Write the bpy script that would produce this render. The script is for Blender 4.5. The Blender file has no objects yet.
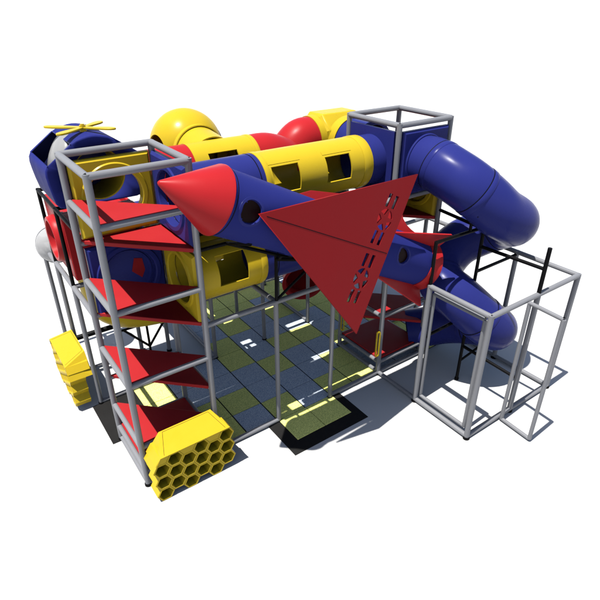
import bpy, bmesh, math, random
from mathutils import Vector as V, Matrix
R_ = math.radians
random.seed(7)
SC = bpy.context.scene
COL = SC.collection

# ---------------------------------------------------------------- materials
def new_mat(name):
    m = bpy.data.materials.new(name); m.use_nodes = True
    return m, m.node_tree, m.node_tree.nodes['Principled BSDF']

def surf(name, rgb, rough=.35, metal=0.0, bump=.0, scale=40., var=.06, spec=.16, coat=0., rvar=.06):
    m, nt, b = new_mat(name)
    tc = nt.nodes.new('ShaderNodeTexCoord')
    n = nt.nodes.new('ShaderNodeTexNoise'); n.inputs['Scale'].default_value = 3.1; n.inputs['Detail'].default_value = 6
    nt.links.new(tc.outputs['Object'], n.inputs['Vector'])
    mix = nt.nodes.new('ShaderNodeMix'); mix.data_type = 'RGBA'
    lo = [c*(1-var) for c in rgb]; hi = [min(1, c*(1+var)) for c in rgb]
    mix.inputs['A'].default_value = (*lo, 1); mix.inputs['B'].default_value = (*hi, 1)
    nt.links.new(n.outputs['Fac'], mix.inputs['Factor'])
    nt.links.new(mix.outputs['Result'], b.inputs['Base Color'])
    mr = nt.nodes.new('ShaderNodeMapRange')
    mr.inputs['From Min'].default_value = .3; mr.inputs['From Max'].default_value = .7
    mr.inputs['To Min'].default_value = max(.02, rough-rvar); mr.inputs['To Max'].default_value = rough+rvar
    nt.links.new(n.outputs['Fac'], mr.inputs['Value']); nt.links.new(mr.outputs['Result'], b.inputs['Roughness'])
    b.inputs['Metallic'].default_value = metal
    b.inputs['Specular IOR Level'].default_value = spec
    b.inputs['Coat Weight'].default_value = coat
    if bump:
        n2 = nt.nodes.new('ShaderNodeTexNoise'); n2.inputs['Scale'].default_value = scale; n2.inputs['Detail'].default_value = 3
        nt.links.new(tc.outputs['Object'], n2.inputs['Vector'])
        bp = nt.nodes.new('ShaderNodeBump'); bp.inputs['Strength'].default_value = bump; bp.inputs['Distance'].default_value = .01
        nt.links.new(n2.outputs['Fac'], bp.inputs['Height']); nt.links.new(bp.outputs['Normal'], b.inputs['Normal'])
    return m

def speckle(name, a, b_, scale=75, amt=.8):
    m, nt, b = new_mat(name)
    tc = nt.nodes.new('ShaderNodeTexCoord')
    n = nt.nodes.new('ShaderNodeTexNoise'); n.inputs['Scale'].default_value = scale; n.inputs['Detail'].default_value = 2
    nt.links.new(tc.outputs['Object'], n.inputs['Vector'])
    rp = nt.nodes.new('ShaderNodeValToRGB')
    rp.color_ramp.elements[0].position = .36; rp.color_ramp.elements[0].color = (*a, 1)
    rp.color_ramp.elements[1].position = .62; rp.color_ramp.elements[1].color = (*b_, 1)
    nt.links.new(n.outputs['Fac'], rp.inputs['Fac'])
    nt.links.new(rp.outputs['Color'], b.inputs['Base Color'])
    b.inputs['Roughness'].default_value = .9; b.inputs['Specular IOR Level'].default_value = .2
    bp = nt.nodes.new('ShaderNodeBump'); bp.inputs['Strength'].default_value = amt; bp.inputs['Distance'].default_value = .006
    nt.links.new(n.outputs['Fac'], bp.inputs['Height']); nt.links.new(bp.outputs['Normal'], b.inputs['Normal'])
    return m

M = dict(
    steel=surf('galvanised_pipe', (.136, .139, .150), .40, .10, .05, 60, .08),
    black=surf('black_pipe', (.0025,.0025,.003), .5, 0, .03, 60, .06, .06),
    blue=surf('blue_plastic', (.0135, .0170, .100), .27, 0, .010, 45, .05, .045),
    blue_soft=surf('blue_moulded_plastic', (.0125, .0160, .100), .5, 0, .012, 45, .05, .02),
    yellow=surf('yellow_plastic', (.33, .235, .012), .30, 0, .015, 45, .04, .09),
    red=surf('red_plastic', (.245, .0105, .0125), .33, 0, .015, 45, .05, .08),
    vinyl=surf('red_vinyl', (.222, .0098, .0118), .55, 0, .10, 90, .05, .12),
    board=surf('red_board', (.172, .0078, .0098), .5, 0, .03, 60, .05, .05),
    white=surf('white_plastic', (.17, .17, .168), .3, 0, .02, 40),
    rubber=surf('black_rubber', (.004,.0038,.0038), .85, 0, .3, 120, .1, .2),
    dark=surf('dark_seam', (.003, .003, .006), .6, spec=.05),
    grey_tile=speckle('grey_rubber_crumb', (.185, .235, .31), (.43, .47, .51)),
    green_tile=speckle('yellow_green_rubber_crumb', (.33, .36, .09), (.68, .67, .20)),
    maroon=surf('shaded_maroon_interior', (.006, .001, .0015), .4, spec=.05), navy=surf('shadow_navy_recess', (.004, .005, .022), .5, spec=.03),  # maroon and navy hold the darkness of shaded hollows in their colour
    ground=surf('white_ground', (.34, .34, .34), .8, 0, .05, 8, .015, .2),
)
m, nt, b = new_mat('clear_bubble')
b.inputs['Base Color'].default_value = (.36, .362, .365, 1); b.inputs['Roughness'].default_value = .12
b.inputs['Transmission Weight'].default_value = .45; b.inputs['IOR'].default_value = 1.1
M['bubble'] = m

# ---------------------------------------------------------------- mesh helpers
def frame(d):
    d = V(d).normalized(); t = V((0, 0, 1)) if abs(d.z) < .9 else V((1, 0, 0))
    x = d.cross(t).normalized(); y = d.cross(x).normalized()
    return d, x, y

def cyl(bm, p0, p1, r, r1=None, n=18, cap=True):
    p0, p1 = V(p0), V(p1); r1 = r if r1 is None else r1
    d, x, y = frame(p1-p0)
    A, B = [], []
    for i in range(n):
        a = 2*math.pi*i/n; o = x*math.cos(a)+y*math.sin(a)
        A.append(bm.verts.new(p0+o*r)); B.append(bm.verts.new(p1+o*r1))
    for i in range(n):
        j = (i+1) % n; bm.faces.new((A[i], A[j], B[j], B[i]))
    if cap:
        bm.faces.new(A[::-1]); bm.faces.new(B)

def hull(bm, pts, faces):
    vs = [bm.verts.new(V(p)) for p in pts]
    for f in faces: bm.faces.new([vs[i] for i in f])

def box(bm, a, b):
    x0, y0, z0 = a; x1, y1, z1 = b
    hull(bm, [(x0,y0,z0),(x1,y0,z0),(x1,y1,z0),(x0,y1,z0),(x0,y0,z1),(x1,y0,z1),(x1,y1,z1),(x0,y1,z1)],
         [(0,3,2,1),(4,5,6,7),(0,1,5,4),(1,2,6,5),(2,3,7,6),(3,0,4,7)])

def prism(bm, poly, d, flip=False):
    """poly: list of 3-D points, extruded along vector d"""
    d = V(d); A = [bm.verts.new(V(p)) for p in poly]; B = [bm.verts.new(V(p)+d) for p in poly]
    n = len(poly)
    bm.faces.new(A[::-1]); bm.faces.new(B)
    for i in range(n):
        j = (i+1) % n; bm.faces.new((A[i], A[j], B[j], B[i]))

def loft(bm, loops, close=False, cap0=False, cap1=False):
    L = [[bm.verts.new(V(p)) for p in lp] for lp in loops]
    n = len(L[0])
    for k in range(len(L)-1 + (1 if close else 0)):
        A, B = L[k], L[(k+1) % len(L)]
        for i in range(n):
            j = (i+1) % n; bm.faces.new((A[i], A[j], B[j], B[i]))
    if cap0: bm.faces.new(L[0][::-1])
    if cap1: bm.faces.new(L[-1])

def ring(c, ax, r, n=48):
    d, x, y = frame(ax); c = V(c)
    return [c + (x*math.cos(2*math.pi*i/n)+y*math.sin(2*math.pi*i/n))*r for i in range(n)]

def shell(bm, p0, p1, r, t=.022, n=48):
    """open pipe with wall thickness"""
    d = V(p1)-V(p0)
    loft(bm, [ring(p0, d, r, n), ring(p1, d, r, n), ring(p1, d, r-t, n), ring(p0, d, r-t, n)], close=True)

def spline(P, per=12):
    P = [V(p) for p in P]; out = []
    Q = [P[0]*2-P[1]] + P + [P[-1]*2-P[-2]]
    for i in range(1, len(Q)-2):
        a, b_, c, d = Q[i-1], Q[i], Q[i+1], Q[i+2]
        for k in range(per):
            t = k/per
            out.append(.5*((2*b_)+(c-a)*t+(2*a-5*b_+4*c-d)*t*t+(3*b_-a-3*c+d)*t**3))
    out.append(P[-1]); return out

def sweep_loops(path, r, n=44):
    """rotation-minimising frames along path"""
    T = [(path[min(i+1, len(path)-1)]-path[max(i-1, 0)]).normalized() for i in range(len(path))]
    d, x, y = frame(T[0]); loops = []
    for i, p in enumerate(path):
        if i:
            q = T[i-1].rotation_difference(T[i]); x = (q @ x).normalized(); 
        y = T[i].cross(x).normalized()
        rr = r(i) if callable(r) else r
        loops.append([p+(x*math.cos(2*math.pi*k/n)+y*math.sin(2*math.pi*k/n))*rr for k in range(n)])
    return loops

def sweep_tube(bm, path, r, t=.022, n=44):
    o = sweep_loops(path, r, n); i = sweep_loops(path, r-t, n)
    loft(bm, o + i[::-1], close=True)

def obj(name, bm, mat, parent=None, smooth=True, ang=32, bevel=0., label=None):
    bmesh.ops.recalc_face_normals(bm, faces=bm.faces)
    me = bpy.data.meshes.new(name)
    bm.to_mesh(me); bm.free()
    for mm in (mat if isinstance(mat, (list, tuple)) else [mat]): me.materials.append(mm)
    o = bpy.data.objects.new(name, me); COL.objects.link(o)
    if smooth:
        me.shade_smooth(); me.set_sharp_from_angle(angle=R_(ang))
    if parent is not None:
        top = parent
        o.parent = parent
        base = V((0, 0, 0)); q = parent
        while q is not None: base += q.location; q = q.parent
        me.transform(Matrix.Translation(-base))
    if bevel:
        bv = o.modifiers.new('bevel', 'BEVEL'); bv.width = bevel; bv.segments = 2; bv.limit_method = 'ANGLE'; bv.angle_limit = R_(40)
    if label: o['label'] = label
    return o

def thing(name, label, cat, loc=(0, 0, 0), group=None):
    o = bpy.data.objects.new(name, None); COL.objects.link(o); o.location = loc
    o.empty_display_size = .2
    o['label'] = label; o['category'] = cat
    if group: o['group'] = group
    return o

def tag(o, label=None, cat=None, group=None, kind=None):
    for k, v in (('label', label), ('category', cat), ('group', group), ('kind', kind)):
        if v: o[k] = v
    return o

def BM(): return bmesh.new()

PR = .046   # pipe radius
def pipe(parent, p0, p1, name='rail', r=PR, mat=None):
    bm = BM(); cyl(bm, p0, p1, r); return obj(name, bm, mat or M['steel'], parent)

def post(parent, x, y, z0, z1, r=PR, mat=None, foot=True, cap=False):
    bm = BM(); cyl(bm, (x, y, z0), (x, y, z1), r)
    o = obj('post', bm, mat or M['steel'], parent)
    if foot:
        bm = BM(); cyl(bm, (x, y, .0), (x, y, .035), r+.012); cyl(bm, (x, y, .036), (x, y, .05), r+.006)
        obj('foot_plate', bm, M['black'], o)
    if cap:
        bm = BM(); cyl(bm, (x, y, z1-.004), (x, y, z1+.005), r*.42, r*.36, 12)
        obj('end_plug', bm, M['black'], o)
    return o

# grid found from the photograph
X = [0., 1.21, 2.42, 3.6, 4.8, 6.0, 7.18]
Y1, Y2, Y3, Y4 = 1.205, 2.33, 3.48, 4.625
H, RL, HP = 4.83, 2.455, 2.43
R0 = .42

# ---------------------------------------------------------------- ground
bm = BM()
cx, cy = 3.2, 1.5
rad = [0, 4, 8, 14, 24, 40, 60, 90, 130, 180, 240, 320]
loops = []
for r in rad[1:]:
    z = 0 if r <= 40 else (r-40)**1.2*.075
    loops.append([(cx+r*math.cos(2*math.pi*i/72), cy+r*math.sin(2*math.pi*i/72), z) for i in range(72)])
loft(bm, loops, cap0=True)
g = obj('ground', bm, M['ground'])
for p in g.data.polygons:
    if p.normal.z < 0: p.flip()
tag(g, kind='structure')

# ---------------------------------------------------------------- tiled floor
layout = {  # row from the front: column letters, g = yellow-green, b = grey-blue, . = no tile
    0: 'bbgbgbggbbg',
    1: 'bggggbbgbgb'.replace('ggggb', 'gggbb'),
    2: '.gbbbgbbgbg',
    3: '.gbbgbggbgb',
    4: '....gbbbbgg',
    5: '....bgbgggb',
    6: '....bggbggb',
    7: '....gggggbb',
}
layout[1] = 'bgggbbbgbgg'
bmg, bmb, bmk = BM(), BM(), BM()
TW, TD = .6, .58
for j, row in layout.items():
    for i, c in enumerate(row):
        if c == '.': continue
        x0, x1 = i*TW+.011, (i+1)*TW-.011
        y0, y1 = j*TD+.005, (j+1)*TD-.005
        box(bmg if c == 'g' else bmb, (x0, y0, .012), (x1, y1, .030))
box(bmk, (.0, .0, .002), (6.62, 2*TD, .022)); box(bmk, (.60, 2*TD, .002), (6.62, 4*TD, .022)); box(bmk, (2.40, 4*TD, .002), (6.62, 8*TD, .022))
fl = obj('tiled_floor', bmk, M['rubber'], smooth=False); tag(fl, kind='structure')
tg = obj('tiled_floor_green_squares', bmg, M['green_tile'], smooth=False, bevel=.004)
tb = obj('tiled_floor_grey_squares', bmb, M['grey_tile'], smooth=False, bevel=.004)
tag(tg, kind='structure'); tag(tb, kind='structure')

# entrance mats
t = thing('entrance_mat', 'black sloped mat with two yellow-green crumb squares before the open bay', 'mat', (3.0, -.4, 0))
bm = BM()
x0, x1, yb, yf = 2.19, 3.80, -.01, -.84
hull(bm, [(x0, yb, .0), (x1, yb, .0), (x1, yf, .0), (x0, yf, .0), (2.41, yb, .026), (3.61, yb, .026), (3.61, -.60, .026), (2.41, -.60, .026)],
     [(0,1,2,3), (4,7,6,5), (0,4,5,1), (1,5,6,2), (2,6,7,3), (3,7,4,0)])
obj('sloped_border', bm, M['rubber'], t, smooth=False)
for i in (0, 1):
    bm = BM(); box(bm, (2.415+i*.6, -.59, .027), (3.005+i*.6, -.008, .036)); obj('crumb_square', bm, M['green_tile'], t, smooth=False, bevel=.003)
bm = BM()
hull(bm, [(-.17, 1.16, 0), (.60, 1.16, 0), (.60, 2.33, 0), (-.17, 2.33, 0), (.05, 1.165, .026), (.60, 1.165, .026), (.60, 2.325, .026), (.05, 2.325, .026)],
     [(0,3,2,1), (4,5,6,7), (0,1,5,4), (1,2,6,5), (2,3,7,6), (3,0,4,7)])
o = obj('entrance_mat', bm, M['rubber'], smooth=False)
tag(o, 'plain black sloped mat at the left opening beside the climbing tower', 'mat')

# ---------------------------------------------------------------- towers
def tri_deck(parent, pts, z, th=.06, name='deck', mat=None):
    bm = BM(); prism(bm, [(x, y, z-th) for x, y in pts], (0, 0, th))
    return obj(name, bm, mat or M['vinyl'], parent, smooth=False, bevel=.010)

def panel(parent, origin, u, v, n, mat, half=.55, hole=.37, name='tunnel_panel', th=.09, hv=None, closed=False):
    """moulded square panel with round flanged hole; origin = centre on its back, n = outward"""
    o, u, v, n = V(origin), V(u), V(v), V(n); hv = hv or half
    N = 64
    def sq(hu, hv_, d):
        out = []
        for i in range(N):
            a = 2*math.pi*i/N; c, s = math.cos(a), math.sin(a); k = 1/max(abs(c), abs(s))
            out.append(o+u*(c*k*hu)+v*(s*k*hv_)+n*d)
        return out
    def ci(r, d):
        return [o+u*(math.cos(2*math.pi*i/N)*r)+v*(math.sin(2*math.pi*i/N)*r)+n*d for i in range(N)]
    bm = BM()
    loft(bm, [sq(half, hv, 0), sq(half, hv, th*.62), sq(half-.035, hv-.035, th), ci(hole+.085, th), ci(hole+.07, th+.022), ci(hole+.015, th+.022),
              ci(hole, th+.005), ci(hole, 0)], close=True)
    if closed: bm.faces.new([bm.verts.new(p) for p in ci(hole+.002, .012)]); loft(bm, [ci(hole-.03, .012), ci(hole-.04, .03), ci(hole-.06, .03), ci(hole-.07, .012)])
    return obj(name, bm, mat, parent, ang=28)

# climbing tower ----------------------------------------------------
tw = thing('climbing_tower', 'tall grey pipe tower of stacked red triangular climbing decks, nearest the camera', 'climbing tower', (.6, .6, 0))
a, b = X[0], X[1]
for px, py in ((a, 0), (b, 0), (a, Y1), (b, Y1)): post(tw, px, py, 0, H+.03, cap=py == 0)
for z in (H,):
    pipe(tw, (a, 0, z), (b, 0, z)); pipe(tw, (a, 0, z), (a, Y1, z)); pipe(tw, (b, 0, z), (b, Y1, z)); pipe(tw, (a, Y1, z), (b, Y1, z))
FL = [4.216, 3.06, 1.90, .775]; BR = [3.635, 2.48, 1.33]
g_ = .03
for z in FL:
    pipe(tw, (a, 0, z), (b, 0, z), r=.04); pipe(tw, (a, 0, z), (a, Y1, z), r=.04)
    tri_deck(tw, [(a+g_, g_), (b-.02, g_), (a+g_, Y1-.02)], z+.035)
for z in BR:
    tri_deck(tw, [(b-.0, g_-.02), (b-.02, Y1-g_), (a+g_, Y1-.0)], z+.02)
    pipe(tw, (b, 0, z-.03), (b, Y1, z-.03), r=.04); pipe(tw, (a, Y1, z-.03), (b, Y1, z-.03), r=.04)
tri_deck(tw, [(a+.03, .03), (b-.03, .03), (b-.03, Y1-.03), (a+.03, Y1-.03)], .36, name='bottom_deck')
for z in (.31, .06):
    pipe(tw, (a, 0, z), (b, 0, z), r=.04); pipe(tw, (a, 0, z), (a, Y1, z), r=.04); pipe(tw, (b, 0, z), (b, Y1, z), r=.04); pipe(tw, (a, Y1, z), (b, Y1, z), r=.04)
xm, ym = .605, .602
panel(tw, (xm, Y1+.03, 4.20), (1, 0, 0), (0, 0, 1), (0, -1, 0), M['yellow'], .545, .37, hv=.53)
pb = panel(tw, (xm, Y1+.03, 2.99), (1, 0, 0), (0, 0, 1), (0, -1, 0), M['blue'], .545, .40, hv=.53, closed=True)
bm = BM(); prism(bm, [(.72, Y1+.010, 3.20), (.84, Y1+.010, 3.17), (.86, Y1+.010, 2.98), (.80, Y1+.010, 2.86), (.66, Y1+.010, 3.00)], (0, .004, 0)); obj('window_pane', bm, M['board'], pb, smooth=False)
panel(tw, (b+.03, ym, 4.20), (0, 1, 0), (0, 0, 1), (-1, 0, 0), M['blue'], .545, .37, hv=.53)
panel(tw, (b+.03, ym, 3.00), (0, 1, 0), (0, 0, 1), (-1, 0, 0), M['yellow'], .545, .37, hv=.53)

# deck tower --------------------------------------------------------
tw = thing('deck_tower', 'grey pipe tower with blue tunnel panels on top and dark red decks below', 'deck tower', (5.4, .6, 0))
a, b = X[4], X[5]
for px, py in ((a, 0), (b, 0), (a, Y1), (b, Y1)): post(tw, px, py, 0, H+.03, cap=py == 0)
for z in (H, 3.62, .06, .30):
    for p0, p1 in (((a, 0), (b, 0)), ((a, 0), (a, Y1)), ((b, 0), (b, Y1)), ((a, Y1), (b, Y1))):
        pipe(tw, (*p0, z), (*p1, z), r=PR if z > 4 else .04)
for z in (RL, 1.345):
    pipe(tw, (a, 0, z), (b, 0, z), r=.04); pipe(tw, (a, 0, z), (a, Y1, z), r=.04)
    tri_deck(tw, [(a+g_, g_), (b-.02, g_), (a+g_, Y1-.02)], z+.035, mat=M['vinyl'])
for z in (3.06, 1.90, .80):
    tri_deck(tw, [(b-.0, g_-.02), (b-.02, Y1-g_), (a+g_, Y1-.0)], z+.02)
tri_deck(tw, [(a+.03, .03), (b-.03, .03), (b-.03, Y1-.03), (a+.03, Y1-.03)], .365, name='bottom_deck')
tri_deck(tw, [(a+.03, .03), (b-.03, .03), (b-.03, Y1-.03), (a+.03, Y1-.03)], 3.66, name='top_deck')
panel(tw, (a-.03, .602, 4.20), (0, 1, 0), (0, 0, 1), (1, 0, 0), M['blue'], .53, .37, hv=.53)
panel(tw, (a+.60, .03, 4.20), (1, 0, 0), (0, 0, 1), (0, -1, 0), M['blue'], .53, .37, hv=.53)
panel(tw, (b+.03, .602, 3.60), (0, 1, 0), (0, 0, 1), (-1, 0, 0), M['yellow'], .53, .37, hv=.53, closed=True)
def grip(parent, x, y, z0, z1, d):
    bm = BM(); w = .04
    pth = []
    for s in range(10):
        t_ = math.pi*s/9; pth.append((math.cos(t_)*w, (z1-w)+math.sin(t_)*w))
    for s in range(10):
        t_ = math.pi+math.pi*s/9; pth.append((math.cos(t_)*w, (z0+w)+math.sin(t_)*w))
    d = V(d); cx_ = V((x, y, 0)); sd = V((-d.y, d.x, 0))
    outer = [cx_+sd*p[0]+V((0, 0, p[1])) for p in pth]
    zc = (z0+z1)/2
    inner = [cx_+sd*(p[0]*.5)+V((0, 0, zc+(p[1]-zc)*.91)) for p in pth]
    k = d*.03
    loft(bm, [outer, [p+k for p in outer], [p+k for p in inner], inner], close=True)
    obj('hand_grip', bm, M['yellow'], parent)
grip(tw, 4.715, -.01, .48, 1.06, (-.3, -1, 0)); grip(tw, 4.79, 1.13, .46, 1.02, (-.5, -.8, 0))

# ---------------------------------------------------------------- open pipe frame under the tunnels
fr = thing('scaffolding', 'open grey pipe frame of thin posts carrying the tunnels over the tiled floor', 'scaffolding', (2.4, 1.2, 0))
for px, py, z1 in ((X[2], 0, RL), (0, Y2, RL), (0, Y3, RL), (0, Y4, RL), (2.40, 2.36, RL), (3.6, 2.36, RL), (4.8, 2.38, RL), (3.66, 3.68, RL), (4.85, 3.70, RL), (3.55, -.03, 3.6)):
    post(fr, px, py, 0, z1+.03, r=.040)
pipe(fr, (X[1], 0, RL), (X[4], 0, RL), r=.042)
pipe(fr, (X[2], 0, RL), (2.40, 2.36, RL), r=.042)
pipe(fr, (0, Y1, RL), (0, Y4, RL), r=.042)
pipe(fr, (0, Y2, RL), (4.8, 2.37, RL), r=.042)
pipe(fr, (0, Y4, RL), (.9, Y4, RL), r=.04)
pipe(fr, (X[1], Y1, RL), (X[4], Y1, RL), r=.042); pipe(fr, (X[1], Y1, 3.62), (X[4], Y1, 3.62), r=.042)  # rails added to break up sunlight falling between the tunnel rows
pipe(fr, (2.75, 0, 3.62), (X[4], 0, 3.62), r=.05); pipe(fr, (1.95, .06, 3.60), (3.3, .06, 3.60), name='sun_block_rail', r=.10, mat=M['black']); pipe(fr, (1.22, -.08, 4.15), (2.3, -.08, 4.15), name='sun_block_rail', r=.065, mat=M['black'])  # hidden rails added to block sun streaks on the floor
pipe(fr, (X[1], 1.09, 3.42), (2.95, 1.09, 3.42), name='sun_block_rail', r=.068, mat=M['black']); pipe(fr, (3.45, 1.09, 3.42), (4.2, 1.09, 3.42), name='sun_block_rail', r=.068, mat=M['black'])  # black rails here and below added to close sunlit gaps between tunnels
pipe(fr, (X[1], 1.31, 3.42), (3.7, 1.31, 3.42), name='sun_block_rail', r=.068, mat=M['black']); pipe(fr, (4.05, 1.31, 3.42), (4.8, 1.31, 3.42), name='sun_block_rail', r=.068, mat=M['black'])
post(fr, 1.22, 3.46, 0, RL+.03, r=.042); post(fr, 1.72, 3.2, 0, RL, r=.042)
pipe(fr, (X[1], 0, .055), (X[2], 0, .055), r=.04)
pipe(fr, (X[3], 0, .055), (X[4], 0, .055), r=.04)
pipe(fr, (2.39, 2.36, .06), (2.39, Y4+.05, .06), r=.04)
pipe(fr, (4.81, 2.38, .06), (4.83, 3.7, .06), r=.04)
pipe(fr, (0, Y2, .055), (2.40, 2.36, .055), r=.04)
pipe(fr, (0, Y3, .055), (1.3, Y3, .055), r=.03)
pipe(fr, (2.39, Y4+.06, .06), (6.1, Y4+.06, .06), r=.04)
pipe(fr, (X[4], 0, .06), (X[4], -1.014, .06), r=.04)
pipe(fr, (0, 3.36, .9), (1.0, 3.2, 1.0), name='cross_bar', r=.05, mat=M['black'])

rd = thing('rear_shade_deck', 'unseen dark red raised decks on grey posts, added at the back to cast shade', 'deck', (5.5, 3, 0))  # unseen decks put in to shade the tiles and the ground behind
for x0, x1, y0, y1, z in ((4.95, 7.1, 1.32, 4.6, 3.58), (4.95, 6.0, 1.32, 3.4, 2.40), (1.25, 2.36, 2.22, 4.6, 2.38), (2.45, 4.7, 3.45, 4.6, 2.38)):
    tri_deck(rd, [(x0, y0), (x1, y0), (x1, y1), (x0, y1)], z)
for px, py in ((7.1, 4.55), (4.98, 4.55), (7.1, 3.0)): post(rd, px, py, 0, 3.5, r=.042)
# ---------------------------------------------------------------- slide pen
pen = thing('pipe_pen', 'bare grey pipe enclosure with two gates around the blue slide exit', 'enclosure', (6.0, -1.6, 0))
ya, yb = -1.014, -2.215
for px, py in ((X[4], ya), (X[4], yb), (X[5], yb), (X[6], yb), (X[6], ya), (7.2, 1.26)):
    post(pen, px, py, 0, HP+(.03 if (px, py) != (X[5], yb) else 0), r=.046, cap=(px, py) in ((X[4], yb), (X[6], yb)))
for z in (HP, .06):
    for p0, p1 in (((X[4], ya), (X[4], yb)), ((X[4], yb), (X[6], yb)), ((X[6], yb), (X[6], ya)), ((X[6], ya), (7.2, 1.26)), ((7.2, 1.26), (6.0, 1.24))):
        pipe(pen, (*p0, z), (*p1, z), r=.044)
def gate(p0, p1, z0, z1):
    bm = BM(); p0, p1 = V((*p0, 0)), V((*p1, 0))
    for q0, q1 in (((p0, z0), (p0, z1)), ((p1, z0), (p1, z1)), ((p0, z1), (p1, z1)), ((p0, z0), (p1, z0))):
        cyl(bm, q0[0]+V((0, 0, q0[1])), q1[0]+V((0, 0, q1[1])), .034)
    return obj('gate', bm, M['steel'], pen)
g1 = gate((X[4]+.10, ya-.03), (X[4]+.10, yb+.15), .11, HP-.16); g1['label'] = 'closed grey pipe gate in the left side of the enclosure'
g2 = gate((5.66, yb-.075), (5.62, yb-.66), .05, HP-.01); g2['label'] = 'grey pipe gate swung open towards the camera'
for o_, px, py, z1 in ((g1, X[4]+.10, yb+.15, HP-.125), (g2, 5.62, yb-.66, HP+.02)):
    bm = BM(); cyl(bm, (px, py, z1), (px, py, z1+.012), .016); obj('end_plug', bm, M['black'], o_)

# ---------------------------------------------------------------- tunnels
def tube_x(parent, x0, x1, y, z, r, mat, wins=(), name='tube_section', n=72, t=.022):
    """tunnel along x; wins = (xa, xb, deg0, deg1, side) openings, degrees from the top towards the side (-1 = -y)"""
    xs = sorted({x0, x1, *[w[k] for w in wins for k in (0, 1)]})
    fine = []
    for p, q in zip(xs[:-1], xs[1:]):
        k = max(1, int((q-p)/.12)); fine += [p+(q-p)*i/k for i in range(k)]
    fine.append(xs[-1])
    bm = BM()
    def loopat(x, rr): return [(x, y-rr*math.sin(2*math.pi*i/n), z+rr*math.cos(2*math.pi*i/n)) for i in range(n)]
    O = [[bm.verts.new(p) for p in loopat(x, r)] for x in fine]
    I = [[bm.verts.new(p) for p in loopat(x, r-t)] for x in fine]
    def cut(k, i):
        xm_ = (fine[k]+fine[k+1])/2; am = 360*(i+.5)/n
        for w in wins:
            a_ = am if w[4] < 0 else 360-am
            if w[0] < xm_ < w[1] and w[2] < a_ < w[3]: return True
        return False
    K = len(fine)-1
    C = [[cut(k, i) for i in range(n)] for k in range(K)]
    for k in range(K):
        for i in range(n):
            j = (i+1) % n
            if C[k][i]: continue
            bm.faces.new((O[k][i], O[k][j], O[k+1][j], O[k+1][i])); bm.faces.new((I[k][i], I[k+1][i], I[k+1][j], I[k][j]))
            if k == 0 or C[k-1][i]: bm.faces.new((O[k][i], I[k][i], I[k][j], O[k][j]))
            if k == K-1 or C[k+1][i]: bm.faces.new((O[k+1][i], O[k+1][j], I[k+1][j], I[k+1][i]))
            if C[k][(i-1) % n]: bm.faces.new((O[k][i], O[k+1][i], I[k+1][i], I[k][i]))
            if C[k][j]: bm.faces.new((O[k][j], I[k][j], I[k+1][j], O[k+1][j]))
    return obj(name, bm, mat, parent)

def collar(parent, p, d, r, mat, w=.05, h=.010, name='flange'):
    p, d = V(p), V(d).normalized(); bm = BM()
    a_, b_ = p-d*w/2, p+d*w/2
    loft(bm, [ring(a_, d, r-.004), ring(a_, d, r+h*.6), ring(a_+d*.006, d, r+h), ring(b_-d*.006, d, r+h), ring(b_, d, r+h*.6), ring(b_, d, r-.004)])
    return obj(name, bm, mat, parent, ang=50)

def seam(parent, p, d, r, w=.007):
    p, d = V(p), V(d).normalized(); bm = BM()
    loft(bm, [ring(p-d*w, d, r-.003), ring(p-d*w, d, r+.0035), ring(p+d*w, d, r+.0035), ring(p+d*w, d, r-.003)])
    return obj('seam', bm, M['dark'], parent)

# nearest tunnel, upper level
t = thing('crawl_tunnel', 'long blue and yellow crawl tunnel with two big windows, behind the rocket', 'crawl tunnel', (3.0, .6, 3.8), 'crawl tunnels on pipe frames')
ty, tz = .6, 4.2
s1 = tube_x(t, 1.27, 2.47, ty, tz, R0-.006, M['blue']); seam(s1, (2.38, ty, tz), (1, 0, 0), R0-.006)
s2 = tube_x(t, 2.455, 4.46, ty, tz, R0, M['yellow'], [(2.57, 3.04, 48, 106, -1), (3.54, 4.02, 48, 106, -1), (2.57, 3.04, 48, 106, 1), (3.54, 4.02, 48, 106, 1)])
collar(s2, (4.38, ty, tz), (1, 0, 0), R0, M['yellow'], .18, .008); collar(s2, (2.50, ty, tz), (1, 0, 0), R0, M['yellow'], .08, .006)
for xa, xb in ((2.57, 3.04), (3.54, 4.02)):     # moulded ledge above each window
    bm = BM(); L = []
    for x_ in (xa-.03, xb+.05):
        lp = [(x_, ty-(R0+h_)*math.sin(R_(a_)), tz+(R0+h_)*math.cos(R_(a_))) for h_, angs in ((.005, range(37, 46, 2)), (-.004, range(45, 36, -2))) for a_ in angs]
        L.append(lp)
    loft(bm, L, cap0=True, cap1=True); obj('window_ledge', bm, M['yellow'], s2)
s3 = tube_x(t, 4.45, 4.78, ty, tz, R0-.012, M['blue'])
for xx in (2.75, 3.8):
    bm = BM(); cyl(bm, (xx, ty, 3.4), (xx, ty, 3.79), .028); cyl(bm, (xx-.0, ty-.3, 3.72), (xx, ty+.3, 3.72), .024)
    obj('bracket', bm, M['black'], t)
pipe(t, (2.7, ty, 3.40), (4.8, ty, 3.40), name='support_bar', r=.03, mat=M['black'])

# lower tunnel
t = thing('crawl_tunnel', 'yellow lower crawl tunnel with one window beneath the rocket nose', 'crawl tunnel', (2.4, .6, 2.6), 'crawl tunnels on pipe frames')
tz = 3.0
s1 = tube_x(t, 1.27, 2.42, ty, tz, R0, M['yellow'], [(1.60, 2.08, 42, 105, -1), (1.60, 2.08, 42, 105, 1)])
collar(s1, (2.36, ty, tz), (1, 0, 0), R0, M['yellow'], .10, .008)
s2 = tube_x(t, 2.41, 3.6, ty, tz, R0-.008, M['blue']); seam(s2, (2.62, ty, tz), (1, 0, 0), R0-.008)
tube_x(t, 3.6, 4.78, ty, tz, R0, M['yellow'])

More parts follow.
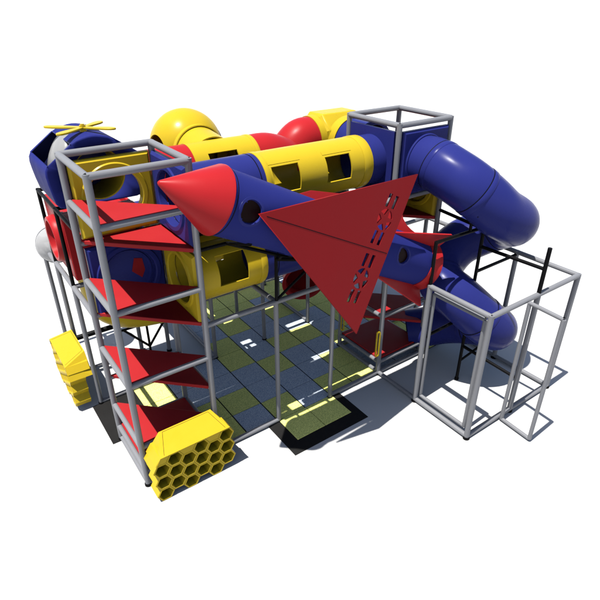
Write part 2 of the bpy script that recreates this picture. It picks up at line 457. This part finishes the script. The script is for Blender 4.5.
t = thing('crawl_tunnel', 'plain yellow crawl tunnel half hidden behind the lower window tunnel', 'crawl tunnel', (2.4, 1.78, 2.6), 'crawl tunnels on pipe frames')
s1 = tube_x(t, 1.22, 3.0, 1.77, 3.0, R0+.02, M['yellow']); tube_x(t, 3.0, 4.78, 1.77, 3.0, R0+.015, M['blue']); collar(s1, (2.97, 1.77, 3.0), (1, 0, 0), R0+.02, M['yellow'], .06, .006)
t = thing('crawl_tunnel', 'farthest low crawl tunnel of blue and red sections, unseen and added to shade the floor', 'crawl tunnel', (2.9, 2.95, 2.6), 'crawl tunnels on pipe frames')  # hidden tunnel put in to keep sun off the back tile rows
tube_x(t, 1.3, 3.0, 2.95, 3.0, R0+.02, M['blue']); tube_x(t, 3.0, 4.6, 2.95, 3.0, R0+.015, M['red'])
# second row tunnel with dome
t = thing('crawl_tunnel', 'red and yellow crawl tunnel topped by a large round yellow dome', 'crawl tunnel', (2.4, 1.8, 3.7), 'crawl tunnels on pipe frames')
ty, tz = 1.77, 4.18
tube_x(t, 1.22, 1.97, ty, tz, R0-.008, M['red'])
s2 = tube_x(t, 1.95, 3.10, ty, tz, R0, M['yellow'], [(2.19, 2.70, 44, 104, -1), (2.19, 2.70, 44, 104, 1)])
collar(s2, (3.07, ty, tz), (1, 0, 0), R0, M['yellow'], .07, .006)
bm = BM()
sweep_tube(bm, spline([(3.09, ty, tz), (3.45, ty, tz-.01), (3.85, ty+.05, tz-.20), (4.10, ty+.12, tz-.62), (4.15, ty+.15, tz-1.1)], 8), R0-.006)
obj('elbow', bm, M['red'], t)
DC = V((2.47, 2.90, 4.30)); DR = .63
bm = BM(); dx_ = V((1, .14, -.02)).normalized()
outer = [ring(DC-dx_*DR*math.cos(R_(a_)), dx_, DR*math.sin(R_(a_)), 64) for a_ in range(24, 157, 3)]
inner = [ring(DC-dx_*(DR-.024)*math.cos(R_(a_)), dx_, (DR-.024)*math.sin(R_(a_)), 64) for a_ in range(156, 23, -3)]
loft(bm, outer+inner, close=True)
dm = obj('dome', bm, M['yellow'], t, ang=60)
bm = BM(); shell(bm, (2.47, ty+.12, tz+.02), (2.47, DC.y-.36, DC.z-.02), R0+.02); nk = obj('dome_neck', bm, M['yellow'], t)
collar(nk, (2.47, DC.y-.50, DC.z-.02), (0, 1, 0), R0+.02, M['yellow'], .10, .02)
bm = BM(); pc = DC+dx_*DR*math.cos(R_(24)); pr_ = DR*math.sin(R_(24))
loft(bm, [ring(pc-dx_*.01, dx_, pr_+.02), ring(pc+dx_*.02, dx_, pr_+.015), ring(pc+dx_*.02, dx_, pr_-.015), ring(pc-dx_*.02, dx_, pr_-.015)]); obj('port_rim', bm, M['black'], dm)

# hub with red and blue arms behind the deck tower
t = thing('tunnel_hub', 'yellow boxy tunnel hub joined by red elbow and blue arm behind the deck tower', 'tunnel hub', (5.4, 2.35, 3.7))
hc = V((5.36, 2.38, 4.22))
bm = BM(); k = .46
def octo(x_, s): 
    c_ = s*.5
    return [(x_, hc.y+a_*s, hc.z+b_*s) for a_, b_ in ((1, .45), (.45, 1), (-.45, 1), (-1, .45), (-1, -.45), (-.45, -1), (.45, -1), (1, -.45))]
loft(bm, [octo(hc.x-.46, .40), octo(hc.x-.40, .46), octo(hc.x+.42, .46), octo(hc.x+.47, .40)], cap0=True, cap1=True)
obj('hub_body', bm, M['yellow'], t, ang=20, bevel=.02)
bm = BM(); shell(bm, hc+V((0, -.40, 0)), hc+V((0, -.60, -.01)), R0+.012); obj('hub_ring', bm, M['yellow'], t)
bm = BM(); shell(bm, hc+V((-.42, 0, 0)), hc+V((-.56, 0, -.01)), R0+.012); obj('hub_ring', bm, M['yellow'], t)
bm = BM(); shell(bm, hc+V((0, -.58, -.01)), (5.39, Y1-.02, 4.2), R0-.005); am_ = obj('arm', bm, M['blue'], t); collar(am_, (5.39, Y1+.01, 4.2), (0, 1, 0), R0, M['blue'], .05, .04)
bm = BM()
sweep_tube(bm, spline([hc+V((-.54, 0, -.01)), hc+V((-.80, 0, -.05)), (4.30, 2.45, 3.85), (4.14, 2.70, 3.35), (4.25, 3.3, 2.7), (4.75, 3.95, 2.1), (5.25, 4.05, 1.55), (5.35, 3.7, 1.1), (5.18, 3.20, .82), (5.08, 2.98, .76)], 8), R0)
e_ = obj('red_slide_tube', bm, M['red'], t)
bm = BM(); d_ = V((-.45, -.85, -.2)).normalized(); p_ = V((5.10, 3.0, .77))
loft(bm, [ring(p_-d_*.12, d_, R0-.01), ring(p_, d_, R0+.02), ring(p_+d_*.10, d_, R0+.08), ring(p_+d_*.12, d_, R0+.075), ring(p_+d_*.10, d_, R0+.04), ring(p_, d_, R0-.02), ring(p_-d_*.12, d_, R0-.03)])
obj('slide_mouth', bm, M['red'], e_)

# ---------------------------------------------------------------- spiral slide
t = thing('spiral_slide', 'big glossy blue spiral tube slide winding down into the pipe pen', 'tube slide', (6.0, -1.0, 0))
P = [(5.4, -.03, 4.2), (5.4, -.3, 4.2), (5.42, -.6, 4.12), (5.52, -.9, 3.98), (5.75, -1.1, 3.76), (6.05, -1.22, 3.5), (6.46, -1.23, 3.27), (6.70, -.97, 3.08), (6.68, -.6, 2.84),
     (6.34, -.32, 2.58), (6.0, -.28, 2.32), (5.74, -.42, 2.14), (5.62, -.66, 2.04), (5.70, -.9, 1.91), (5.90, -1.12, 1.67), (6.12, -1.28, 1.42), (6.42, -1.32, 1.18), (6.66, -1.05, 1.0),
     (6.62, -.6, .85), (6.5, -.2, .68), (6.3, .15, .5), (6.0, .42, .42)]
path = spline(P, 6)
bounds = [0, 8, 21, 46, 68, 88, 108, len(path)-1]
for k in range(len(bounds)-1):
    seg = path[bounds[k]:bounds[k+1]+1]
    bm = BM(); sweep_tube(bm, seg, R0+.004*(k % 2)); s_ = obj('tube_section', bm, M['blue'], t)
    if k: 
        i = bounds[k]; d_ = path[min(i+1, len(path)-1)]-path[i-1]
        collar(s_, path[i], d_, R0, M['blue'], .10, .010); seam(s_, path[i]-d_.normalized()*.055, d_, R0+.004, .008)
i = len(path)-1
# black support of the slide
t = thing('slide_support', 'black pipe support frame holding up the blue spiral slide', 'support frame', (6.0, -1.0, 0))
B_ = M['black']; br = .030
post(t, 5.96, -1.04, 0, 3.2, r=.030, mat=B_, cap=False); post(t, 6.27, -1.20, 0, .9, r=.02, mat=B_, cap=False)
pipe(t, (X[4], ya, HP+.05), (X[4], ya, 3.23), 'riser', .03, B_)
pipe(t, (X[5], yb, HP+.03), (X[5], yb, 3.24), 'riser', .034, B_)
pipe(t, (X[4], ya, 3.21), (5.96, ya, 3.20), 'beam', br, B_)
pipe(t, (6.0, 0, 3.22), (5.96, -1.04, 3.18), 'beam', br, B_)
pipe(t, (5.96, -1.04, 2.86), (X[5], yb, 2.88), 'beam', br, B_)
pipe(t, (5.96, -1.04, 2.38), (7.18, ya, 2.38), 'beam', br, B_)
pipe(t, (X[4], ya, 1.42), (5.6, ya, 1.45), 'beam', br, B_)
pipe(t, (5.96, -1.04, .80), (X[5], yb, .74), 'beam', br, B_)
pipe(t, (5.96, -1.04, .45), (6.27, -1.20, .75), 'beam', .022, B_)
def strap(c, d, up, r, a0, a1):
    d = V(d).normalized(); up = V(up).normalized(); sd = d.cross(up).normalized(); bm = BM()
    pts = [V(c)+(up*math.cos(R_(a_))+sd*math.sin(R_(a_)))*r for a_ in range(a0, a1+1, 8)]
    lp = sweep_loops(pts, .013, 8); loft(bm, lp, cap0=True, cap1=True)
    return obj('strap', bm, B_, t)
c_ = path[21]; strap(c_, path[22]-path[20], (0, 0, -1), R0+.02, -50, 50); pipe(t, c_-V((0, 0, R0+.01)), (c_.x, ya, 3.2), 'riser', .026, B_)

# ---------------------------------------------------------------- rocket
AX = V((.8963, 0, -.4434)).normalized(); RN = V((1.348, -.6, 4.433))
E1 = V((0, -1, 0)); E2 = AX.cross(E1).normalized(); E2 = E2 if E2.z > 0 else -E2
RR = .405
t = thing('rocket', 'blue play rocket with red nose cone and large red delta wing, tilted upward', 'rocket', tuple(RN+AX*1.8-V((0, 0, .5))))
at = lambda L, ang, r: RN+AX*L+(E1*math.cos(R_(ang))+E2*math.sin(R_(ang)))*r
def rring(L, r, n=64): return [at(L, 360*i/n, r) for i in range(n)]
bm = BM(); n = 64
loft(bm, [rring(-.86, .012, n), rring(-.845, .03, n), rring(-.16, RR+.018, n), rring(-.135, RR+.022, n), rring(-.13, RR-.02, n)], cap0=True, cap1=True)
obj('nose_cone', bm, M['red'], t, ang=50)
# body with two round port holes
bm = BM(); Ls = [-.13+4.0*i/90 for i in range(91)]; n = 120
O = [[bm.verts.new(p) for p in rring(L, RR, n)] for L in Ls]
PORT = [(.14, 5, .150), (3.04, 12, .130)]
def inport(L, ang):
    return any(math.hypot(L-l, RR*R_(ang-a_)) < rr_ for l, a_, rr_ in PORT)
for k in range(90):
    for i in range(n):
        am = 360*(i+.5)/n; am = am-360 if am > 180 else am
        if inport((Ls[k]+Ls[k+1])/2, am): continue
        j = (i+1) % n; bm.faces.new((O[k][i], O[k][j], O[k+1][j], O[k+1][i]))
bmesh.ops.delete(bm, geom=[v for v in bm.verts if not v.link_faces], context='VERTS')
o = obj('fuselage', bm, M['blue_soft'], t, ang=50)
bm = BM(); loft(bm, [rring(-.12, RR-.13, 64), rring(3.85, RR-.13, 64)]); obj('liner', bm, M['blue'], o)
bm = BM()
loft(bm, [rring(.05-.012-.13, RR+.003, 64), rring(.05-.13, RR+.003, 64)]); obj('seam', bm, M['dark'], o)
for l, a_, rr_ in PORT:
    bm = BM(); k = 64; lo = []
    for dr, h in ((.034, -.003), (.030, .003), (-.002, .003), (-.006, -.04)):
        lo.append([at(l+(rr_+dr)*math.cos(2*math.pi*i/k), a_+math.degrees((rr_+dr)*math.sin(2*math.pi*i/k)/RR), RR+h) for i in range(k)])
    loft(bm, lo); obj('porthole_rim', bm, M['blue'], o)
    bm = BM(); c_ = at(l, a_, RR-.018)
    lp = [at(l+(rr_+.02)*math.cos(2*math.pi*i/k), a_+math.degrees((rr_+.02)*math.sin(2*math.pi*i/k)/RR), RR-.028) for i in range(k)]
    bm.faces.new([bm.verts.new(p) for p in lp]); obj('porthole_dark_fill', bm, M['maroon'], o)  # dark sheet stands in for the shaded inside of the rocket
# tail ring and fins
bm = BM()
loft(bm, [rring(3.80, RR-.01), rring(3.80, RR+.012), rring(3.90, RR+.02), rring(3.99, RR+.05), rring(4.02, RR+.055), rring(4.03, RR+.02), rring(3.92, RR-.03), rring(3.80, RR-.03)], close=False)
obj('tail_ring', bm, M['red'], t, ang=50)
for ang in (60, 300):
    w = E1*math.cos(R_(ang))+E2*math.sin(R_(ang)); nn = AX.cross(w).normalized()
    bm = BM(); prism(bm, [p-nn*.015 for p in (at(2.75, ang, RR-.01), at(3.90, ang, RR-.01), at(4.0, ang, .47), at(4.03, ang, .73), at(3.99, ang, .74))], nn*.03)
    obj('tail_fin', bm, M['red'], t, smooth=False, bevel=.006)
# delta wings with cut-out star roundels
th = R_(6); WN = (E1*math.cos(th)+E2*math.sin(th)).normalized(); WS = WN.cross(AX).normalized(); WS = WS if WS.z > 0 else -WS
def wing(off, roundels):
    cu = bpy.data.curves.new('wing', 'CURVE'); cu.dimensions = '2D'; cu.fill_mode = 'BOTH'; cu.extrude = .014
    def poly(pts):
        s = cu.splines.new('POLY'); s.points.add(len(pts)-1)
        for q, (u_, v_) in zip(s.points, pts): q.co = (u_, v_, 0, 1)
        s.use_cyclic_u = True
    poly([(.19, 0), (2.475, -1.25), (2.64, 1.20)])
    for cu_, cv, rr_, up_ in roundels:
        st = [R_(up_+72*i) for i in range(5)]
        for i in range(5):
            a0, a1 = st[i], st[i]+R_(72); mid = (a0+a1)/2; e = .10
            arc = [(cu_+rr_*math.cos(a0+e+(a1-a0-2*e)*k_/8), cv+rr_*math.sin(a0+e+(a1-a0-2*e)*k_/8)) for k_ in range(9)]
            poly(arc+[(cu_+rr_*.40*math.cos(mid), cv+rr_*.40*math.sin(mid))])
        for du in (-.070, .070):
            for s0, s1 in ((.175, .365), (-.365, -.175)):
                c0 = cu_+du+.10*s0; c1 = cu_+du+.10*s1
                poly([(c0-.034, cv+s0), (c0+.034, cv+s0), (c1+.034, cv+s1), (c1-.034, cv+s1)])
    o = bpy.data.objects.new('tmp', cu); COL.objects.link(o)
    dg = bpy.context.evaluated_depsgraph_get(); me = bpy.data.meshes.new_from_object(o.evaluated_get(dg))
    bpy.data.objects.remove(o)
    bm = BM(); bm.from_mesh(me)
    mt = Matrix((( AX.x, WS.x, WN.x, 0), (AX.y, WS.y, WN.y, 0), (AX.z, WS.z, WN.z, 0), (0, 0, 0, 1)))
    base = RN+WN*off
    for v in bm.verts: v.co = base + (mt.to_3x3() @ v.co)
    bmesh.ops.remove_doubles(bm, verts=bm.verts, dist=1e-5)
    o = obj('wing', bm, M['board'], t, smooth=False)
    return o, base
w1, wb = wing(.47, [(2.27, .44, .152, 78), (2.19, -.44, .152, 78)])
w1['label'] = 'red delta wing with two cut-out star roundels facing the camera'
bm = BM()
for u0, u1 in ((.30, 2.545),):
    q = [wb+AX*u0+WS*.0045, wb+AX*u1+WS*.0045, wb+AX*u1-WS*.0045, wb+AX*u0-WS*.0045]
    prism(bm, [p+WN*.0125 for p in q], WN*.004)
obj('joint_strip', bm, M['dark'], w1, smooth=False)
ang = 118; w = E1*math.cos(R_(ang))+E2*math.sin(R_(ang)); nn = AX.cross(w).normalized(); bm = BM()
prism(bm, [at(L_, ang, r_)-nn*.014 for L_, r_ in ((1.05, .38), (1.4, .55), (2.0, .67), (3.48, .76), (3.53, .66), (3.62, .58), (3.75, .53), (3.88, .50), (4.0, .47), (4.0, .38))], nn*.028)
o = obj('wing', bm, M['red'], t, smooth=False, bevel=.005); o['label'] = 'plain red side wing on the far side of the rocket'
for L_ in (.9, 1.6):
    bm = BM(); cyl(bm, at(L_+.3, 10, .3), RN+AX*(L_+.3)+WN*.462, .03); obj('wing_bracket', bm, M['black'], w1)

# stand of the rocket
t = thing('rocket_stand', 'black pipe cradle and struts under the rocket', 'stand', (2.42, 0, RL))
q1, q2 = V((1.62, -.06, 3.66)), V((3.30, -.06, 2.86))
pipe(t, (1.25, 0, 3.63), q1, 'beam', .026, B_); pipe(t, q1, q2, 'beam', .026, B_)
pipe(t, (2.42, -.02, RL+.03), (2.42, -.04, 3.27), 'upright', .026, B_); pipe(t, (2.42, -.03, RL+.05), (3.1, -.05, 2.95), 'strut', .022, B_)
pipe(t, q1, at(.42, -62, RR+.01), 'cradle_arm', .026, B_)
pipe(t, (2.42, -.04, 3.2), at(1.5, -80, RR+.0), 'cradle_arm', .03, B_)
pipe(t, q2, (4.8, 0, 2.5), 'beam', .03, B_)

# ---------------------------------------------------------------- helicopter cab
t = thing('helicopter', 'blue play helicopter cab with yellow rotor, above the red box', 'helicopter', (.5, 1.8, 3.9))
base_ = [(-.02, 4.085), (-.09, 4.10), (-.135, 4.16), (-.160, 4.30), (-.178, 4.44), (-.186, 4.54), (-.178, 4.61), (-.145, 4.67)]
topc = [(.20, 4.915), (.27, 4.95), (.35, 4.972), (.42, 4.985), (.48, 4.99)]
left = base_+topc; prof = left+[(.96-x_, z_) for x_, z_ in left[-2::-1]]
y0, y1 = 1.33, 2.34; nP = len(prof); iL = len(base_)-1; iR = nP-2-iL
bm = BM(); FA = [bm.verts.new((x_, y0, z_)) for x_, z_ in prof]; FB = [bm.verts.new((x_, y1, z_)) for x_, z_ in prof]
for i in range(nP-1):
    if i in (iL, iR): continue
    bm.faces.new((FA[i], FA[i+1], FB[i+1], FB[i]))
bm.faces.new(FB)                                             # closed rear wall
N = 48; circ = [bm.verts.new((.49+.35*math.cos(2*math.pi*i/N), y0, 4.47+.35*math.sin(2*math.pi*i/N))) for i in range(N)]
es = [bm.edges.new((circ[i], circ[(i+1) % N])) for i in range(N)]
eo = [bm.edges.get((FA[i], FA[i+1])) or bm.edges.new((FA[i], FA[i+1])) for i in range(nP-1)]
eo.append(bm.edges.get((FA[-1], FA[0])) or bm.edges.new((FA[-1], FA[0])))
bmesh.ops.triangle_fill(bm, use_beauty=True, use_dissolve=False, edges=es+eo)
cab = obj('cab', bm, M['blue_soft'], t, ang=38); bvm = cab.modifiers.new('soft_edge', 'BEVEL'); bvm.width = .035; bvm.segments = 4; bvm.limit_method = 'ANGLE'; bvm.angle_limit = R_(50); so = cab.modifiers.new('wall', 'SOLIDIFY'); so.thickness = .03; so.offset = -1
bm = BM(); shell(bm, (.49, y0+.012, 4.47), (.49, y0+.75, 4.47), .355); obj('entry_tube', bm, M['yellow'], t)
bm = BM(); ringA = ring((.49, y0+.70, 4.47), (0, 1, 0), .34); bm.faces.new([bm.verts.new(p) for p in ringA]); obj('inner_wall', bm, M['blue'], t)
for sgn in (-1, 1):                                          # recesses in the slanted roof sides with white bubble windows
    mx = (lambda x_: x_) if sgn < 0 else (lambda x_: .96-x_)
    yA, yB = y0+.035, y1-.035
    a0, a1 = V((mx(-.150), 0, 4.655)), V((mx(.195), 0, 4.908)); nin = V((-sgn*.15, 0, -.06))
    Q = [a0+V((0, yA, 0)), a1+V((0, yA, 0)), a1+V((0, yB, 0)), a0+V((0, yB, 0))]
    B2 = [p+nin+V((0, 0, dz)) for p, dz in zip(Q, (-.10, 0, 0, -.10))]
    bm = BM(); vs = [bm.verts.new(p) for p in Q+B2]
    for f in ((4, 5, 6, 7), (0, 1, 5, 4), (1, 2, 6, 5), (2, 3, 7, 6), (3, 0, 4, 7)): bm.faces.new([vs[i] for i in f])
    rc = obj('window_recess', bm, M['navy'], cab, smooth=False)  # deep shadow of the recess is put into its navy colour
    R4 = [FAv for FAv in ()]
    bm = BM()                                                # rim strips closing the gap round the recess
    P4 = [V((mx(-.145), y0, 4.67)), V((mx(.20), y0, 4.915)), V((mx(.20), y1, 4.915)), V((mx(-.145), y1, 4.67))]
    loft(bm, [P4, Q]); obj('window_rim', bm, M['blue'], cab, smooth=False)
    if sgn > 0: continue
    nd = V((sgn*.86, 0, .51)).normalized(); c_ = sum(B2, V())/4+V((0, .0, .01))+nd*.02
    bm = BM(); lo = [ring(c_, nd, .31), ring(c_+nd*.03, nd, .305), ring(c_+nd*.08, nd, .25), ring(c_+nd*.11, nd, .13), ring(c_+nd*.12, nd, .01)]
    loft(bm, lo, cap1=True); obj('bubble_window', bm, M['white'], cab, ang=60)
# rotor
hub = V((.465, 1.655, 5.035))
bm = BM(); cyl(bm, hub-V((0, 0, .07)), hub+V((0, 0, .035)), .045, .04); cyl(bm, hub+V((0, 0, .035)), hub+V((0, 0, .05)), .025); rt = obj('rotor', bm, M['yellow'], t)
for ex, ey in ((.06, 2.02), (.80, 1.33), (.075, 1.38), (.80, 1.935)):
    d_ = V((ex, ey, 0))-V((hub.x, hub.y, 0)); L_ = d_.length; d_.normalize(); sd = V((-d_.y, d_.x, 0)); bm = BM()
    pts = [(0, .030), (.12, .040), (.3, .058), (L_*.75, .062), (L_*.92, .052), (L_*.99, .03), (L_+.01, 0), (L_*.99, -.03), (L_*.92, -.052), (L_*.75, -.062), (.3, -.058), (.12, -.040), (0, -.030)]
    prism(bm, [hub+d_*u_+sd*v_+V((0, 0, -.012)) for u_, v_ in pts], (0, 0, .026)); obj('blade', bm, M['yellow'], rt, bevel=.006)

bm = BM(); box(bm, (.04, 1.27, 3.66), (1.16, 2.27, 3.72)); obj('base_plate', bm, M['red'], t, smooth=False, bevel=.01)
# red tunnel box under the cab
t = thing('tunnel_box', 'red boxy tunnel unit with round hoop opening, behind and below the helicopter cab', 'tunnel box', (.6, 2.85, 2.56))
x0, x1, y0, y1, z0, z1 = .06, 1.15, 2.29, 3.42, 2.56, 3.72
bm = BM()
th_ = .05
loft(bm, [[(x0, y0, z0), (x1, y0, z0), (x1, y1, z0), (x0, y1, z0)], [(x0-.02, y0-.02, z1-.05), (x1, y0-.02, z1-.05), (x1, y1+.02, z1-.05), (x0-.02, y1+.02, z1-.05)],
          [(x0-.02, y0-.02, z1), (x1, y0-.02, z1), (x1, y1+.02, z1), (x0-.02, y1+.02, z1)],
          [(x0+th_, y0+th_, z1), (x1-th_, y0+th_, z1), (x1-th_, y1-th_, z1), (x0+th_, y1-th_, z1)],
          [(x0+th_, y0+th_, z1-.12), (x1-th_, y0+th_, z1-.12), (x1-th_, y1-th_, z1-.12), (x0+th_, y1-th_, z1-.12)]], cap0=True, cap1=True)
obj('box_shell', bm, M['red'], t, smooth=False, bevel=.015)
bm = BM(); c_ = V((.06, 2.84, 3.14))
loft(bm, [ring(c_, (-1, 0, 0), .395), ring(c_+V((-.05, 0, 0)), (-1, 0, 0), .39), ring(c_+V((-.12, 0, 0)), (-1, 0, 0), .37), ring(c_+V((-.135, 0, 0)), (-1, 0, 0), .355), ring(c_+V((-.13, 0, 0)), (-1, 0, 0), .31), ring(c_+V((-.0, 0, 0)), (-1, 0, 0), .29)])
bm.faces.new([bm.verts.new(p) for p in ring(c_+V((-.024, 0, 0)), (-1, 0, 0), .30)])
hp = obj('hoop', bm, M['red'], t, ang=40)
tb_ = thing('bubble_pod', 'pale clear round bubble resting on the pipe rail at the far left edge', 'bubble', (.17, 4.21, 2.45))
bm = BM(); bmesh.ops.create_uvsphere(bm, u_segments=40, v_segments=24, radius=.34); bmesh.ops.translate(bm, vec=V((.17, 4.21, 2.51)), verts=bm.verts)
bw = obj('bubble_window', bm, M['bubble'], tb_)
bm = BM(); d_ = V((-.4, -.85, .3)).normalized(); c_ = V((.17, 4.21, 2.51))
loft(bm, [ring(c_+d_*.012, d_, .338), ring(c_+d_*.012, d_, .356), ring(c_-d_*.012, d_, .356), ring(c_-d_*.012, d_, .338)], close=True); obj('bubble_rim', bm, M['steel'], bw)
t = thing('box_frame', 'black square-section frame around the red box and hoop', 'frame', (-.06, 2.2, RL))
for p0, p1 in (((0, Y2, RL), (0, Y2, 3.82)), ((0, Y3, RL), (0, Y3, 3.82)), ((0, Y3+.03, 3.79), (0, Y1+.05, 3.79)), ((0, Y2, 3.79), (1.2, Y2, 3.79)), ((0, Y3, 3.79), (1.2, Y3, 3.79))):
    pipe(t, p0, p1, 'bar', .030, B_)

# yellow lower elbow behind the climbing tower
t = thing('lower_elbow_tube', 'yellow elbow tube low behind the climbing tower decks', 'tube elbow', (1.0, 2.9, 1.1))
bm = BM()
sweep_tube(bm, spline([(.60, 2.80, 2.54), (.60, 2.80, 2.05), (.68, 2.82, 1.75), (.98, 2.88, 1.52), (1.5, 2.93, 1.39), (2.0, 3.05, 1.33), (2.3, 3.4, 1.32), (2.4, 3.9, 1.32)], 8), R0)
o = obj('tube_section', bm, M['yellow'], t); collar(o, (.60, 2.80, 2.30), (0, 0, 1), R0, M['yellow'], .08, .01)
bm = BM()
for p0, p1 in (((1.25, 2.95, 1.03), (1.25, 2.95, .03)), ((.7, 2.95, 1.0), (1.7, 2.95, .98)), ((1.25, 2.95, .45), (1.65, 2.95, .97)), ((1.25, 2.95, .45), (.8, 2.95, .99))): cyl(bm, p0, p1, .024)
obj('support_leg', bm, B_, t)

# ---------------------------------------------------------------- honeycomb racks
def honeycomb(name, label, T, mirror=False):
    s = .1375; h = s*math.sqrt(3); D = .40
    cols = [.125+.2105*i for i in range(6)]
    mz = lambda i, k: (.118 if i % 2 == 0 else .237)+h*k
    bm = BM(); bmc = BM()
    def tr(p):
        x_, y_, z_ = p
        return T @ V(((1.30-x_) if mirror else x_, y_, z_))
    edges = {}
    cells = [(cols[i], mz(i, k)) for i in range(6) for k in range(3)]
    key = lambda p: (round(p[0], 3), round(p[1], 3))
    for cx_, cz in cells:
        hx = [(cx_+s*math.cos(R_(60*a_)), cz+s*math.sin(R_(60*a_))) for a_ in range(6)]
        for a_ in range(6):
            e = frozenset((key(hx[a_]), key(hx[(a_+1) % 6]))); edges.setdefault(e, []).append((hx[a_], hx[(a_+1) % 6]))
        f = .80
        o1 = [tr((x_, -D, z_)) for x_, z_ in hx]
        i0 = [tr((cx_+(x_-cx_)*(f+.03), -D-.004, cz+(z_-cz)*(f+.03))) for x_, z_ in hx]
        i1 = [tr((cx_+(x_-cx_)*f, -D+.008, cz+(z_-cz)*f)) for x_, z_ in hx]
        i2 = [tr((cx_+(x_-cx_)*(f-.03), -.15, cz+(z_-cz)*(f-.03))) for x_, z_ in hx]
        loft(bm, [o1, i0, i1, i2], cap1=True)
        bm.faces.new([bm.verts.new(tr((x_, -.13, z_))) for x_, z_ in hx])
    for e, L in edges.items():
        if len(L) == 1:
            (p, q) = L[0]
            bm.faces.new([bm.verts.new(tr(v)) for v in ((p[0], -D, p[1]), (q[0], -D, q[1]), (q[0], -.13, q[1]), (p[0], -.13, p[1]))])
    # filler pieces above the low columns
    top = .832
    for i in (0, 2, 4):
        cx_ = cols[i]; z_ = mz(i, 3)
        lo = [(cx_-s/2, z_-h/2), (cx_+s/2, z_-h/2), (cx_+s*1.0, top), (cx_-s*1.0 if i else cx_, top)] + ([] if i else [(cx_-s*.62, top-.12)])
        prism(bm, [tr((x_, -D+.002, zz)) for x_, zz in lo], tr((0, -.02, 0))-tr((0, -D+.002, 0)))
    bmesh.ops.remove_doubles(bm, verts=bm.verts, dist=1e-4)
    t = bpy.data.objects.new(name, None); COL.objects.link(t); t.location = T @ V((.65, -.2, 0))
    tag(t, label, 'honeycomb rack', 'yellow honeycomb racks')
    obj('cell_block', bm, M['yellow'], t, smooth=False)
    F1, F2, F3, F4 = (.125, -D-.006, top+.003), (1.25, -D-.006, top+.003), (-.016, -D-.006, .60), (1.325, -D-.006, .715)
    B1, B2, B3, B4 = (.275, -.006, .957), (1.128, -.006, .966), (-.008, -.006, .60), (1.29, -.006, .71)
    vs = {k: bmc.verts.new(tr(v)) for k, v in dict(F1=F1, F2=F2, F3=F3, F4=F4, B1=B1, B2=B2, B3=B3, B4=B4).items()}
    for f in (('F1', 'F2', 'B2', 'B1'), ('F1', 'B1', 'B3', 'F3'), ('F2', 'F4', 'B4', 'B2'), ('B1', 'B2', 'B4', 'B3')): bmc.faces.new([vs[k] for k in f])
    cv = obj('top_cover', bmc, M['yellow'], t, smooth=False)
    # moulded panel line on the cover
    bl = BM(); P0 = [V(p) for p in (F1, F2, B2, B1)]; c_ = sum(P0, V())/4
    q = [c_+(p-c_)*.88 for p in P0]; nrm = V((0, -.30, .95)).normalized()
    for a_, b_ in ((0, 3), (3, 2), (2, 1)):
        cyl(bl, tr(q[a_]+nrm*.0005), tr(q[b_]+nrm*.0005), .0028, n=6)
    obj('panel_line', bl, M['dark'], cv)
honeycomb('honeycomb_rack', 'yellow honeycomb rack with open hexagonal cells at the foot of the climbing tower', Matrix.Translation((0, -.03, 0)))
rotz = Matrix.Rotation(R_(-90), 4, 'Z')
honeycomb('honeycomb_rack', 'yellow honeycomb rack seen edge-on, on the left side posts beyond the black mat', Matrix.Translation((-.03, 3.62, .10)) @ rotz, mirror=True)

# ---------------------------------------------------------------- camera, sun, sky
cam = bpy.data.cameras.new('Camera'); co = bpy.data.objects.new('Camera', cam); COL.objects.link(co)
yaw, pit = .6207, .513
fwd = V((math.cos(pit)*math.sin(yaw), math.cos(pit)*math.cos(yaw), -math.sin(pit)))
co.location = (-1.387, -5.9724, 6.4719); co.rotation_euler = fwd.to_track_quat('-Z', 'Y').to_euler()
cam.sensor_width = 36; cam.lens = 523.09/600*36; cam.clip_end = 2000; cam.clip_start = .1
SC.camera = co

el, = (R_(72.5),); sd = V((math.cos(el)*.9987, math.cos(el)*.051, -math.sin(el)))
li = bpy.data.lights.new('Sun', 'SUN'); li.energy = 5.0; li.angle = R_(.5); li.color = (1, .965, .90)
lo = bpy.data.objects.new('Sun', li); COL.objects.link(lo); lo.rotation_euler = sd.to_track_quat('-Z', 'Y').to_euler(); lo.location = (-3, 0, 12)
w = bpy.data.worlds.new('World'); SC.world = w; w.use_nodes = True
nt = w.node_tree; bg = nt.nodes['Background']; sk = nt.nodes.new('ShaderNodeTexSky'); sk.sky_type = 'NISHITA'; sk.sun_disc = False
sk.sun_elevation = el; sk.sun_rotation = R_(267.1)
nt.links.new(sk.outputs['Color'], bg.inputs['Color']); bg.inputs['Strength'].default_value = .071
SC.view_settings.view_transform = 'Standard'; SC.view_settings.look = 'None'; SC.view_settings.exposure = 1.2; SC.view_settings.gamma = 1
SC.cycles.max_bounces = 8; SC.cycles.diffuse_bounces = 1
